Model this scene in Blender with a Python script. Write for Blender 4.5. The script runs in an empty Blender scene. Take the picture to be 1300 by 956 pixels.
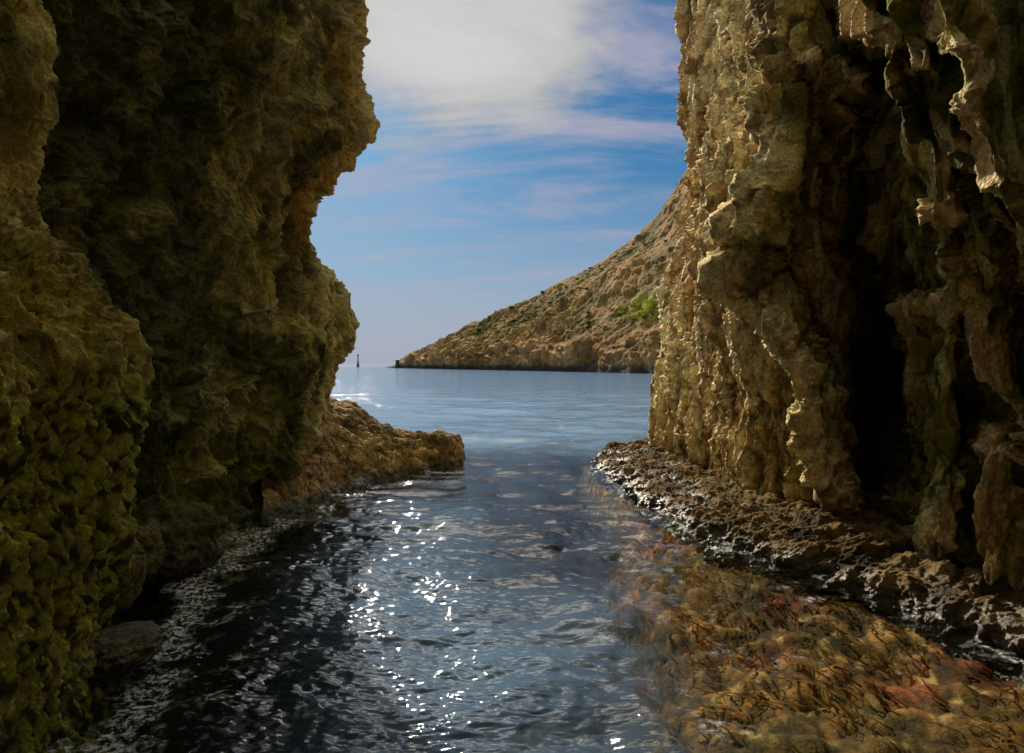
import bpy, math, random
import numpy as np
random.seed(7)
rng = np.random.default_rng(7)
f32 = np.float32
F, H, CX, HY = 900.0, 2.0, 650.0, 463.0      # focal length in photo pixels, eye height, centre column, horizon row
SUN_AZ, SUN_EL = math.radians(-17.5), math.radians(30.0)
scene = bpy.context.scene
COL = scene.collection

# ------------------------------------------------------------------ noise
def _hash(ix, iy, iz, seed):
    h = (ix.astype(np.uint32) * np.uint32(374761393) + iy.astype(np.uint32) * np.uint32(668265263)
         + iz.astype(np.uint32) * np.uint32(2246822519) + np.uint32((seed * 3266489917) & 0xffffffff))
    h = (h ^ (h >> np.uint32(15))) * np.uint32(2246822519)
    h = (h ^ (h >> np.uint32(13))) * np.uint32(3266489917)
    return h ^ (h >> np.uint32(16))
_G = np.array([[1,1,0],[-1,1,0],[1,-1,0],[-1,-1,0],[1,0,1],[-1,0,1],[1,0,-1],[-1,0,-1],
               [0,1,1],[0,-1,1],[0,1,-1],[0,-1,-1],[1,1,0],[0,-1,1],[-1,1,0],[0,-1,-1]], f32)
def _perlin(p, seed):
    pf = np.floor(p); i = pf.astype(np.int64); f = (p - pf).astype(f32)
    w = f * f * f * (f * (f * 6 - 15) + 10)
    out = np.zeros(len(p), f32)
    for dx in (0, 1):
        wx = w[:, 0] if dx else 1 - w[:, 0]
        for dy in (0, 1):
            wy = wx * (w[:, 1] if dy else 1 - w[:, 1])
            for dz in (0, 1):
                g = _G[_hash(i[:, 0] + dx, i[:, 1] + dy, i[:, 2] + dz, seed) & np.uint32(15)]
                dot = g[:, 0] * (f[:, 0] - dx) + g[:, 1] * (f[:, 1] - dy) + g[:, 2] * (f[:, 2] - dz)
                out += wy * (w[:, 2] if dz else 1 - w[:, 2]) * dot
    return out
def chunked(fn, p, *a):
    n = 200000
    if len(p) <= n: return fn(p, *a)
    r = [fn(p[k:k + n], *a) for k in range(0, len(p), n)]
    return tuple(np.concatenate(c) for c in zip(*r)) if isinstance(r[0], tuple) else np.concatenate(r)
def perlin(p, s=1.0, seed=0): return chunked(_perlin, (p * np.asarray(s, f32)).astype(f32), seed)
def fbm(p, s=1.0, oct=4, seed=0, gain=.5, ridged=False):
    out = 0; a = 1.0; tot = 0; s = np.asarray(s, f32) * np.ones(3, f32)
    for k in range(oct):
        n = perlin(p + 17.3 * k, s, seed + k)
        if ridged: n = 1 - 2 * np.abs(n) * 1.4
        out = out + a * n; tot += a; a *= gain; s = s * 2.03
    return out / tot
def _worley(p, seed):
    pf = np.floor(p); i = pf.astype(np.int64); f = (p - pf).astype(f32)
    d1 = np.full(len(p), 9, f32); d2 = d1.copy(); ident = np.zeros(len(p), np.uint32)
    for dx in (-1, 0, 1):
        for dy in (-1, 0, 1):
            for dz in (-1, 0, 1):
                h = _hash(i[:, 0] + dx, i[:, 1] + dy, i[:, 2] + dz, seed)
                a = (h & np.uint32(1023)).astype(f32) / 1023; b = ((h >> np.uint32(10)) & np.uint32(1023)).astype(f32) / 1023
                c = ((h >> np.uint32(20)) & np.uint32(1023)).astype(f32) / 1023
                d = (f[:, 0] - dx - a) ** 2 + (f[:, 1] - dy - b) ** 2 + (f[:, 2] - dz - c) ** 2
                m = d < d1
                d2 = np.where(m, d1, np.minimum(d2, d)); ident = np.where(m, h, ident); d1 = np.where(m, d, d1)
    return np.sqrt(d1), np.sqrt(d2), (ident & np.uint32(4095)).astype(f32) / 4095
def worley(p, s=1.0, seed=0): return chunked(_worley, (p * np.asarray(s, f32)).astype(f32), seed)
def sstep(a, b, x):
    t = np.clip((x - a) / (b - a), 0, 1); return t * t * (3 - 2 * t)
def mixc(a, b, t): return a + (np.asarray(b, f32) - a) * np.asarray(t)[:, None]

# ------------------------------------------------------------------ mesh helpers
def link_mesh(name, verts, faces, mat, parent=None, smooth=True, attrs=None, cols=None):
    me = bpy.data.meshes.new(name)
    verts = np.ascontiguousarray(verts, f32); faces = np.ascontiguousarray(faces, np.int32)
    k = faces.shape[1]
    me.vertices.add(len(verts)); me.vertices.foreach_set('co', verts.ravel())
    me.loops.add(faces.size); me.loops.foreach_set('vertex_index', faces.ravel())
    me.polygons.add(len(faces)); me.polygons.foreach_set('loop_start', np.arange(0, faces.size, k, dtype=np.int32))
    me.update(calc_edges=True)
    me.polygons.foreach_set('use_smooth', np.full(len(faces), smooth))
    for n, v in (attrs or {}).items():
        me.attributes.new(n, 'FLOAT', 'POINT').data.foreach_set('value', np.ascontiguousarray(v, f32))
    if cols is not None:
        c = np.ones((len(verts), 4), f32); c[:, :3] = np.clip(cols, 0.004, 1)
        me.attributes.new('Col', 'FLOAT_COLOR', 'POINT').data.foreach_set('color', c.ravel())
    me.materials.append(mat)
    o = bpy.data.objects.new(name, me); COL.objects.link(o); o.parent = parent
    return o
def grid_faces(nr, nc):
    a = np.arange(nr * nc).reshape(nr, nc)
    return np.stack([a[:-1, :-1], a[:-1, 1:], a[1:, 1:], a[1:, :-1]], -1).reshape(-1, 4)
def tag(o, label=None, cat=None, group=None, kind=None):
    for k, v in (('label', label), ('category', cat), ('group', group), ('kind', kind)):
        if v: o[k] = v
    return o
def at(px, py, Y): return np.array([(px - CX) / F * Y, Y, H - (py - HY) / F * Y])
def onwater(px, py): return np.array([(px - CX) / F * (H * F / (py - HY)), H * F / (py - HY), 0.0])
def smooth_normals(P, k=26, j=22):
    n = grid_normals(blur_rows(blur_rows(P, k // 2, 1), j // 2, 0))
    n = blur_rows(blur_rows(n, k, 1), j, 0); return (n / (np.linalg.norm(n, axis=2, keepdims=True) + 1e-9)).reshape(-1, 3)
def grid_normals(P):
    du = np.gradient(P, axis=1); dv = np.gradient(P, axis=0)
    n = np.cross(du, dv); return n / (np.linalg.norm(n, axis=2, keepdims=True) + 1e-9)
def blur_rows(P, k, axis):
    if k < 1: return P
    w = np.exp(-np.linspace(-2, 2, 2 * k + 1) ** 2); w /= w.sum()
    pad = [(0, 0)] * P.ndim; pad[axis] = (k, k)
    Q = np.pad(P, pad, mode='edge'); out = np.zeros_like(P)
    for j in range(2 * k + 1):
        sl = [slice(None)] * P.ndim; sl[axis] = slice(j, j + P.shape[axis]); out += w[j] * Q[tuple(sl)]
    return out

# ------------------------------------------------------------------ materials
def new_mat(name):
    m = bpy.data.materials.new(name); m.use_nodes = True; nt = m.node_tree; nt.nodes.clear()
    return m, nt, nt.nodes, nt.links
def rock_material(name, fine=26.0, bump=.75, dist=.03):
    m, nt, N, L = new_mat(name)
    out = N.new('ShaderNodeOutputMaterial'); b = N.new('ShaderNodeBsdfPrincipled')
    col = N.new('ShaderNodeAttribute'); col.attribute_name = 'Col'
    wet = N.new('ShaderNodeAttribute'); wet.attribute_name = 'wet'
    tc = N.new('ShaderNodeTexCoord')
    n1 = N.new('ShaderNodeTexNoise'); n1.inputs['Scale'].default_value = fine; n1.inputs['Detail'].default_value = 7; n1.inputs['Roughness'].default_value = .68
    n2 = N.new('ShaderNodeTexVoronoi'); n2.inputs['Scale'].default_value = fine * 1.4
    n3 = N.new('ShaderNodeTexNoise'); n3.inputs['Scale'].default_value = fine * .22; n3.inputs['Detail'].default_value = 5
    for n in (n1, n2, n3): L.new(tc.outputs['Object'], n.inputs['Vector'])
    r = N.new('ShaderNodeMapRange'); r.inputs[1].default_value = .3; r.inputs[2].default_value = .7; r.inputs[3].default_value = .45; r.inputs[4].default_value = 1.5
    L.new(n1.outputs[0], r.inputs[0])
    r3 = N.new('ShaderNodeMapRange'); r3.inputs[1].default_value = .3; r3.inputs[2].default_value = .7; r3.inputs[3].default_value = .75; r3.inputs[4].default_value = 1.25
    L.new(n3.outputs[0], r3.inputs[0])
    mu = N.new('ShaderNodeMath'); mu.operation = 'MULTIPLY'; L.new(r.outputs[0], mu.inputs[0]); L.new(r3.outputs[0], mu.inputs[1])
    mc = N.new('ShaderNodeVectorMath'); mc.operation = 'SCALE'; L.new(col.outputs['Color'], mc.inputs[0]); L.new(mu.outputs[0], mc.inputs['Scale'])
    L.new(mc.outputs[0], b.inputs['Base Color'])
    ad = N.new('ShaderNodeMath'); ad.operation = 'MULTIPLY_ADD'; ad.inputs[1].default_value = .5
    L.new(n2.outputs['Distance'], ad.inputs[0]); L.new(n1.outputs[0], ad.inputs[2])
    bp = N.new('ShaderNodeBump'); bp.inputs['Strength'].default_value = bump; bp.inputs['Distance'].default_value = dist
    L.new(ad.outputs[0], bp.inputs['Height']); L.new(bp.outputs[0], b.inputs['Normal'])
    rr = N.new('ShaderNodeMapRange'); rr.inputs[3].default_value = .88; rr.inputs[4].default_value = .22
    L.new(wet.outputs['Fac'], rr.inputs[0]); L.new(rr.outputs[0], b.inputs['Roughness'])
    sp = N.new('ShaderNodeMapRange'); sp.inputs[3].default_value = .12; sp.inputs[4].default_value = .6
    L.new(wet.outputs['Fac'], sp.inputs[0]); L.new(sp.outputs[0], b.inputs['Specular IOR Level'])
    L.new(b.outputs[0], out.inputs[0]); return m
M_ROCK = rock_material('weathered_rock')
M_HILL = rock_material('hill_rock', fine=.55, bump=.8, dist=.6)
M_BED = rock_material('seabed_rock', fine=30, bump=.3)

def plain_material(name, color, rough=.7, scale=20., var=.4):
    m, nt, N, L = new_mat(name)
    out = N.new('ShaderNodeOutputMaterial'); b = N.new('ShaderNodeBsdfPrincipled'); b.inputs['Roughness'].default_value = rough
    n = N.new('ShaderNodeTexNoise'); n.inputs['Scale'].default_value = scale; n.inputs['Detail'].default_value = 4
    tc = N.new('ShaderNodeTexCoord'); L.new(tc.outputs['Object'], n.inputs['Vector'])
    mx = N.new('ShaderNodeMix'); mx.data_type = 'RGBA'
    mx.inputs[6].default_value = (*[c * (1 - var) for c in color], 1); mx.inputs[7].default_value = (*[min(1, c * (1 + var)) for c in color], 1)
    L.new(n.outputs[0], mx.inputs[0]); L.new(mx.outputs[2], b.inputs['Base Color']); L.new(b.outputs[0], out.inputs[0]); return m
def leaf_material(name):
    m, nt, N, L = new_mat(name)
    out = N.new('ShaderNodeOutputMaterial'); d = N.new('ShaderNodeBsdfDiffuse'); t = N.new('ShaderNodeBsdfTranslucent')
    a = N.new('ShaderNodeAttribute'); a.attribute_name = 'Col'; mx = N.new('ShaderNodeMixShader'); mx.inputs[0].default_value = .4
    oi = N.new('ShaderNodeObjectInfo'); hs = N.new('ShaderNodeHueSaturation')
    mr = N.new('ShaderNodeMapRange'); mr.inputs[3].default_value = .6; mr.inputs[4].default_value = 1.3
    L.new(oi.outputs['Random'], mr.inputs[0]); L.new(mr.outputs[0], hs.inputs['Value']); L.new(a.outputs['Color'], hs.inputs['Color'])
    L.new(hs.outputs[0], d.inputs[0]); L.new(hs.outputs[0], t.inputs[0]); L.new(d.outputs[0], mx.inputs[1]); L.new(t.outputs[0], mx.inputs[2])
    L.new(mx.outputs[0], out.inputs[0]); return m
M_LEAF = leaf_material('foliage'); M_WOOD = plain_material('bark', (.10, .07, .045), .9)
M_DARK = plain_material('weathered_steel', (.035, .035, .04), .6, 3.)
M_BIRD = plain_material('dark_plumage', (.04, .04, .045), .8)

# ------------------------------------------------------------------ loft of standing columns
class Colm:
    """A standing line up the cliff face; sampled by height."""
    def __init__(s, Y, pts=None, X=None):
        if X is not None:
            s.Yref = Y; s.Z = np.array([-5., 60.]); s.X = np.array([X, X], float); s.Y = np.array([Y, Y], float); s.px = None; return
        pts = sorted(pts); py = np.array([p[0] for p in pts], float); px = np.array([p[1] for p in pts], float)
        q = np.arange(-1500, 1500, 2.0); pxq = np.interp(q, py, px)
        if np.isscalar(Y): Yq = np.full_like(q, Y)
        else:
            yy = sorted(Y); Yq = np.interp(q, [a for a, b in yy], [b for a, b in yy])
        s.Yref = float(np.mean(np.interp([0, 300, 600], q, Yq)))
        Z = H - (q - HY) / F * Yq; o = np.argsort(Z)
        s.Z = Z[o]; s.X = ((pxq - CX) / F * Yq)[o]; s.Y = Yq[o]; s.px = float(np.mean(np.interp([50, 300, 550], q, pxq)))
def loft(cols, nrow, res, zbot=-.6, zmax=15., soft=5, vsoft=3):
    """cols -> grid of points: rows go up, columns run along the wall."""
    t = np.linspace(0, 1, nrow); ft = .9
    C = []
    for c in cols:
        zf = H + 490 / F * max(c.Yref, 3.0); zt = max(zf + 1.5, zmax)
        Z = np.where(t < ft, zbot + (zf - zbot) * t / ft, zf + (zt - zf) * (t - ft) / (1 - ft))
        C.append(np.stack([np.interp(Z, c.Z, c.X), np.interp(Z, c.Z, c.Y), Z], 1))
    parts = []
    for a, b, ca, cb in zip(C[:-1], C[1:], cols[:-1], cols[1:]):
        vis = ca.px is not None and cb.px is not None
        l3 = np.mean(np.linalg.norm((a - b)[:, :2], axis=1))
        n = int(max(abs(ca.px - cb.px) * res * 1.15, l3 * F / (.5 * (ca.Yref + cb.Yref)) * res * .75)) if vis else 45
        if vis and .5 * (ca.Yref + cb.Yref) < 8 and vsoft > 3: n = int(n * 1.7)
        w = np.linspace(0, 1, max(n, 6), endpoint=False)
        parts.append(a[:, None] * (1 - w)[None, :, None] + b[:, None] * w[None, :, None])
    parts.append(C[-1][:, None])
    P = np.concatenate(parts, 1)
    P = blur_rows(P, soft, 1)
    if vsoft <= 3: return blur_rows(P, vsoft, 0)
    nfar = sum(x.shape[1] for x in parts[:2]); wgt = sstep(nfar, nfar + 220, np.arange(P.shape[1]))[None, :, None]
    return blur_rows(P, 8, 0) * (1 - wgt) + blur_rows(P, vsoft, 0) * wgt
def colrow(pairs): return pairs

RES = .80
WARM = dict(tan=(.42, .31, .16), grey=(.74, .63, .48), olive=(.085, .095, .03), ochre=(.34, .26, .06), dark=(.024, .027, .013), orange=(.50, .25, .095), moss=(.20, .195, .05))
def rock_cols(p, crease, high, seed, damp=1.3, ochre_amt=.5, grey_amt=.5):
    n = len(p)
    c = np.tile(np.array(WARM['tan'], f32), (n, 1))
    a = fbm(p, .55, 4, seed + 50); b = fbm(p, 1.4, 4, seed + 60); g = fbm(p, 5.5, 3, seed + 70)
    c = mixc(c, WARM['ochre'], sstep(-.1, .35, a + .4 * b) * ochre_amt)
    c = mixc(c, WARM['olive'], sstep(.0, .35, b - .3 * a + .2 * g) * .75)
    c = mixc(c, WARM['grey'], sstep(.1, .55, high) * grey_amt)
    low = 1 - sstep(damp * .5, damp * 1.6, p[:, 2] + .8 * a + .3 * g)
    c = mixc(c, WARM['moss'], low * sstep(-.3, .2, g) * .65)
    c = mixc(c, WARM['dark'], sstep(.1, .9, crease) * .8)  # crease shade painted into the colour
    wl = 1 - sstep(.08, .4, p[:, 2] + .15 * b)
    c = c * (1 - .72 * wl)[:, None]
    return c
def wetness(p, top=.35, seed=3):
    return (1 - sstep(top * .3, top, p[:, 2] + .12 * perlin(p, 2.2, seed))) * sstep(-.5, .1, perlin(p, 9., seed + 1) + .2)

# ------------------------------------------------------------------ right-hand ribbed cliff
sil = [(-900, 850), (-200, 860), (0, 863), (22, 872), (40, 866), (70, 866), (87, 860), (100, 864), (122, 868), (155, 868), (192, 880), (229, 882), (262, 877), (295, 862), (330, 858), (347, 859), (366, 850), (422, 845), (447, 836), (459, 826), (521, 821), (558, 823), (620, 824), (900, 824)]
cR = [Colm(21, X=20), Colm(18.5, X=9),
      Colm(16.6, sil),
      Colm(15.2, [(-900, 900), (0, 884), (60, 893), (150, 882), (235, 896), (300, 882), (420, 860), (480, 846), (560, 842), (700, 842)]),
      Colm(13.3, [(-900, 930), (0, 925), (90, 905), (150, 912), (230, 900), (330, 880), (420, 880), (500, 872), (590, 874), (700, 874)]),
      Colm(11.9, [(-900, 960), (0, 955), (90, 950), (150, 925), (230, 925), (330, 912), (420, 905), (500, 905), (590, 905), (700, 905)]),
      Colm(9.8, [(-900, 985), (0, 975), (90, 965), (150, 960), (230, 938), (300, 926), (337, 934), (420, 940), (500, 942), (600, 950), (700, 960)]),
      Colm([(-900, 7.9), (100, 8.0), (300, 8.2), (650, 8.1), (900, 8.0)], [(-900, 1000), (-100, 1000), (0, 1006), (97, 1021), (136, 1000), (207, 988), (290, 965), (337, 970), (411, 997), (473, 1021), (536, 1030), (606, 1047), (643, 1060), (800, 1066)]),
      Colm([(-900, 8.5), (100, 8.6), (300, 8.9), (650, 8.7), (900, 8.6)], [(-900, 1030), (0, 1040), (97, 1062), (136, 1050), (207, 1030), (300, 1015), (411, 1030), (473, 1052), (536, 1062), (606, 1060), (650, 1072), (800, 1080)]),
      Colm([(-900, 10.2), (250, 9.9), (410, 10.4), (480, 12.0), (610, 11.8), (670, 9.6), (900, 9.2)], [(-900, 1060), (0, 1078), (136, 1095), (300, 1075), (411, 1085), (500, 1100), (600, 1108), (660, 1105), (800, 1110)]),
      Colm([(-900, 9.4), (250, 9.2), (410, 10.2), (480, 12.0), (610, 11.6), (660, 9.0), (900, 8.6)], [(-900, 1075), (0, 1098), (136, 1135), (300, 1120), (411, 1125), (500, 1140), (600, 1142), (660, 1140), (800, 1140)]),
      Colm([(-900, 8.6), (250, 8.5), (430, 8.8), (520, 9.4), (600, 9.0), (680, 8.2), (900, 8.0)], [(-900, 1068), (0, 1096), (60, 1140), (133, 1158), (200, 1150), (300, 1160), (411, 1180), (473, 1178), (521, 1172), (573, 1170), (632, 1150), (700, 1150), (900, 1150)]),
      Colm([(-900, 5.6), (300, 5.9), (480, 6.4), (740, 6.4), (900, 6.2)], [(-900, 1060), (0, 1100), (40, 1126), (85, 1150), (133, 1168), (188, 1182), (250, 1192), (311, 1202), (340, 1208), (420, 1206), (480, 1200), (600, 1195), (700, 1192), (900, 1190)]),
      Colm([(-900, 5.7), (300, 6.1), (420, 6.7), (510, 7.7), (590, 7.0), (740, 6.3), (900, 6.1)], [(-900, 1085), (0, 1122), (40, 1146), (85, 1168), (133, 1184), (188, 1200), (250, 1208), (311, 1222), (370, 1238), (420, 1236), (480, 1225), (600, 1232), (700, 1230), (900, 1230)]),
      Colm([(-900, 5.3), (300, 5.6), (450, 6.1), (750, 5.9), (900, 5.7)], [(-900, 1110), (0, 1136), (85, 1180), (133, 1198), (188, 1216), (236, 1236), (281, 1252), (325, 1262), (400, 1256), (466, 1268), (529, 1288), (600, 1262), (700, 1260), (900, 1260)]),
      Colm([(-900, 5.4), (300, 5.7), (450, 6.1), (770, 5.6), (900, 5.5)], [(-900, 1150), (0, 1172), (80, 1204), (155, 1230), (233, 1266), (325, 1312), (466, 1312), (529, 1322), (600, 1300), (700, 1295), (900, 1295)]),
      Colm([(-900, 4.8), (300, 5.1), (450, 5.6), (800, 5.1), (900, 5.0)], [(-900, 1170), (0, 1196), (80, 1222), (155, 1246), (233, 1284), (325, 1325), (466, 1345), (600, 1330), (900, 1330)]),
      Colm([(-900, 5.4), (300, 5.6), (450, 5.9), (800, 4.9), (900, 4.8)], [(-900, 1260), (0, 1262), (80, 1286), (155, 1306), (233, 1336), (400, 1390), (600, 1390), (900, 1390)]),
      Colm(5.3, [(-900, 1380), (0, 1390), (300, 1440), (600, 1440), (900, 1440)]),
      Colm(4.2, X=5.2), Colm(1.0, X=4.6), Colm(-6.0, X=4.8)]
P = loft(cR, int(1010 * RES / .9), RES, zmax=15, vsoft=60); nr, nc = P.shape[:2]
Nn = smooth_normals(P); p = P.reshape(-1, 3)
if np.mean(Nn[:, 0]) > 0: Nn = -Nn
warp = np.stack([perlin(p, .5, 11), perlin(p, .5, 12), perlin(p, .35, 13)], 1)
q = p + .35 * warp
q2 = q.copy(); q2[:, 1] += .12 * (q[:, 2] - 4); q2[:, 0] -= .10 * (q[:, 2] - 4)
rib = fbm(q2, (1.1, 1.1, .17), 3, 21, .55, True)
rib2 = fbm(q2, (3.0, 3.0, .30), 3, 31, .55, True)
w1, w1b, id1 = worley(q2 + .12 * np.stack([perlin(p, 2., 71), perlin(p, 2., 72), perlin(p, 2., 73)], 1), (2.1, 2.1, .62), 5)
lower = 1 - sstep(1.6, 3.4, p[:, 2] + .8 * perlin(p, .6, 41) - .02 * p[:, 1])     # granular, salt-pitted zone
def saw(ph, w=.16):
    f_ = ph - np.floor(ph); return np.where(f_ < w, f_ / w, (1 - f_) / (1 - w))
along = p[:, 1] * .95 - p[:, 0] * .3
lean = (.75 * sstep(6.4, 8.4, p[:, 1]) - .28) * (1 - .6 * lower) * (p[:, 2] - 3)
s1 = saw((along + lean + .75 * fbm(p, (.5, .5, .22), 3, 81)) / 1.45)
s2 = saw((along + .6 * lean + .34 * fbm(p, (1.2, 1.2, .4), 3, 82)) / .52, .2)
s3 = saw((along + .12 * fbm(p, (3, 3, .9), 3, 83)) / .21, .3)
ql = p.copy(); ql[:, 1] += lean + .30 * fbm(p, (.9, .9, .3), 3, 84); ql[:, 0] += .30 * fbm(p, (.9, .9, .3), 3, 85); ql[:, 2] += .6 * fbm(p, 1.2, 3, 86)
wa, wab, ida = worley(ql, (1.5, 1.5, .20), 87); wb_, wbb, idb = worley(ql, (4.2, 4.2, .62), 88); wc, wcb, idc = worley(ql, (9., 9., 2.0), 89)
ea = sstep(0, .10, wab - wa); eb = sstep(0, .14, wbb - wb_); ec = sstep(0, .2, wcb - wc)
# hand-laid fins: each a crest line up the face, gentle on the seaward side and steep on the landward side
RIDGES = [(.16, 26, 8, [(934, -60), (934, 7), (942, 37), (950, 60), (946, 90)]), (.16, 20, 7, [(905, 20), (899, 55), (890, 85), (879, 110)]), (.14, 20, 7, [(893, 70), (905, 100), (920, 124), (926, 150)]),
    (.16, 24, 8, [(930, 100), (936, 125), (942, 159), (938, 180)]), (.20, 30, 8, [(935, 165), (912, 196), (899, 240), (901, 273), (906, 300)]),
    (.26, 34, 9, [(975, 120), (968, 159), (957, 192), (949, 225), (942, 266), (927, 299), (921, 347), (926, 395), (931, 437)]), (.26, 34, 8, [(997, 60), (993, 136), (988, 173), (988, 207), (975, 258), (968, 300)]),
    (.30, 40, 8, [(1004, -60), (1008, 33), (1016, 66), (1021, 100), (1038, 118), (1045, 162), (1044, 200)]), (.24, 34, 9, [(1025, 98), (1056, 114), (1078, 138), (1108, 155), (1122, 185)]),
    (.20, 36, 12, [(1128, 120), (1134, 162), (1137, 207), (1145, 236), (1134, 273), (1130, 320)]), (.18, 34, 10, [(1070, 130), (1089, 177), (1104, 229), (1108, 280)]),
    (.26, 34, 8, [(1060, -60), (1095, 0), (1126, 33), (1172, 81), (1176, 129), (1200, 170), (1230, 218), (1245, 247), (1263, 281), (1281, 325), (1296, 370)]),
    (.24, 28, 8, [(1150, -60), (1174, 0), (1193, 41), (1222, 74), (1230, 107), (1233, 140), (1243, 177), (1270, 218), (1290, 238)]), (.22, 26, 8, [(1205, -40), (1211, 0), (1219, 30), (1243, 79), (1236, 112)]),
    (.24, 34, 10, [(1178, 170), (1184, 207), (1193, 240), (1189, 266), (1204, 295), (1207, 347), (1204, 380)]), (.32, 40, 8, [(1200, 300), (1210, 335), (1234, 370), (1245, 403), (1263, 455), (1282, 507), (1296, 536), (1310, 600)]),
    (.26, 36, 12, [(1189, 374), (1174, 396), (1167, 448), (1174, 485), (1167, 529), (1152, 617), (1146, 690)]), (.24, 30, 8, [(1206, 430), (1212, 455), (1226, 492), (1245, 536), (1252, 575)]),
    (.18, 28, 9, [(872, 262), (879, 300), (901, 341), (909, 374), (897, 422), (900, 470)]), (.18, 26, 8, [(945, 285), (949, 300), (960, 348), (957, 380)]), (.24, 34, 9, [(971, 320), (966, 350), (960, 392), (955, 448), (962, 500)]),
    (.16, 26, 9, [(932, 450), (927, 477), (909, 525), (931, 555), (934, 600)]), (.22, 40, 8, [(968, 337), (997, 411), (1021, 473), (1032, 530), (1050, 606), (1066, 660)]), (.16, 26, 8, [(1038, 500), (1030, 540), (1056, 617), (1072, 670)]),
    (.12, 22, 7, [(845, 330), (852, 400), (846, 470), (850, 560)]), (.14, 24, 8, [(872, 430), (868, 500), (880, 585)]), (.20, 30, 12, [(1220, 560), (1205, 620), (1196, 680), (1190, 750)]), (.22, 34, 12, [(1268, 540), (1262, 610), (1255, 680), (1262, 760)])]
bx_ = CX + p[:, 0] / p[:, 1].clip(.5) * F + 22 * fbm(p, (.8, .8, .55), 2, 93) + 2 * perlin(p, 6., 94); by_ = HY - (p[:, 2] - H) / p[:, 1].clip(.5) * F + 8 * fbm(p, .8, 2, 95)
ridge = np.zeros(len(p)); crest = np.zeros(len(p))
for amp_, wl_, wr_, pts_ in RIDGES:
    xs_ = [a for a, b in pts_]; ys_ = [b for a, b in pts_]
    m_ = (bx_ > min(xs_) - 2.5 * wl_) & (bx_ < max(xs_) + 2.5 * wr_) & (by_ > min(ys_) - 30) & (by_ < max(ys_) + 30) & (p[:, 1] > 1)
    ii_ = np.nonzero(m_)[0]
    if len(ii_) == 0: continue
    cx_ = np.interp(by_[ii_], ys_, xs_) if ys_ == sorted(ys_) else None
    best = np.full(len(ii_), 1e9); side_ = np.zeros(len(ii_))
    for (ax, ay), (ex, ey) in zip(pts_[:-1], pts_[1:]):
        vx, vy = ex - ax, ey - ay; wx, wy = bx_[ii_] - ax, by_[ii_] - ay
        tt_ = np.clip((wx * vx + wy * vy) / (vx * vx + vy * vy), 0, 1); qx, qy = wx - tt_ * vx, wy - tt_ * vy
        dd_ = np.hypot(qx, qy); up_ = dd_ < best; best = np.where(up_, dd_, best); side_ = np.where(up_, qx * vy - qy * vx, side_)
    ends = sstep(min(ys_) - 30, min(ys_) + 15, by_[ii_]) * sstep(max(ys_) + 30, max(ys_) - 15, by_[ii_])
    left_ = side_ > 0
    h_ = np.where(left_, np.exp(-best / (wl_ * .42)), np.clip(1 - best / wr_, 0, 1) ** 1.2 - .25 * np.exp(-((best - wr_ * 1.8) / wr_) ** 2)) * ends
    ridge[ii_] += amp_ * h_ * (.85 + .4 * fbm(p[ii_], .8, 2, 96)); crest[ii_] = np.maximum(crest[ii_], np.exp(-best / 11) * ends * np.where(left_, 1, .5))
nearf = .45 + .55 * sstep(5.6, 9.0, p[:, 1])
d = ridge * 1.2 * (.4 + .6 * nearf) + nearf * (.16 * (s1 - .5) * (1 - .6 * lower) + .09 * (s2 - .5) * (1 - .5 * lower) + .10 * fbm(p, .7, 2, 47) + .08 * (ida - .5) * ea * (1 - .5 * lower))
# finer relief is laid on the carved surface, along its own normals
p1 = p + Nn * d[:, None]
N1 = smooth_normals(p1.reshape(nr, nc, 3), 9, 9); N1 = np.where((np.sum(N1 * Nn, 1) < 0)[:, None], -N1, N1)
q = p1 + .2 * np.stack([perlin(p1, .9, 311), perlin(p1, .9, 312), perlin(p1, .7, 313)], 1)
w2, w2b, id2 = worley(q + .05 * np.stack([perlin(p1, 5., 74), perlin(p1, 5., 75), perlin(p1, 5., 76)], 1), (5.2, 5.2, 2.6), 6)
w3, w3b, id3 = worley(q, (20, 20, 5.), 8); w4, _, _ = worley(q, (38, 38, 11.), 9)
fl = fbm(q, (7., 7., .9), 2, 44, .5, True); mid = fbm(p1, 2.2, 4, 45); fin = fbm(p1, 9., 4, 46, .62)
qs = q.copy(); qs[:, 1] += .45 * lean + .12 * perlin(p1, (1.2, 1.2, .5), 401); qs[:, 0] += .12 * perlin(p1, (1.6, 1.6, .8), 402)
def fold(f, fz, seed_): return np.clip(1 - 2.4 * np.abs(perlin(qs, (f, f, fz), seed_)), 0, 1) ** 2.2
fa_, fb_, fc_ = fold(2.3, .17, 411), fold(4.8, .34, 412), fold(10., .8, 413)
upw = 1 - .45 * lower; fc_ = fc_ * nearf; fin = fin * (.35 + .65 * nearf)
e_ = nearf * (.20 * fa_ * upw + .14 * fb_ * upw + .04 * (idb - .5) * eb * upw) + .05 * fc_ + .02 * (s3 - .5) + .03 * (idc - .5) * ec
e_ += .02 * mid * nearf + .036 * fin + (.006 + .030 * lower) * (.5 - w3) + .07 * fl * lower + .022 * (.2 + .8 * lower) * (.5 - w4)
e_ -= e_.mean() + .03
V = p1 + N1 * e_[:, None]
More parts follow.
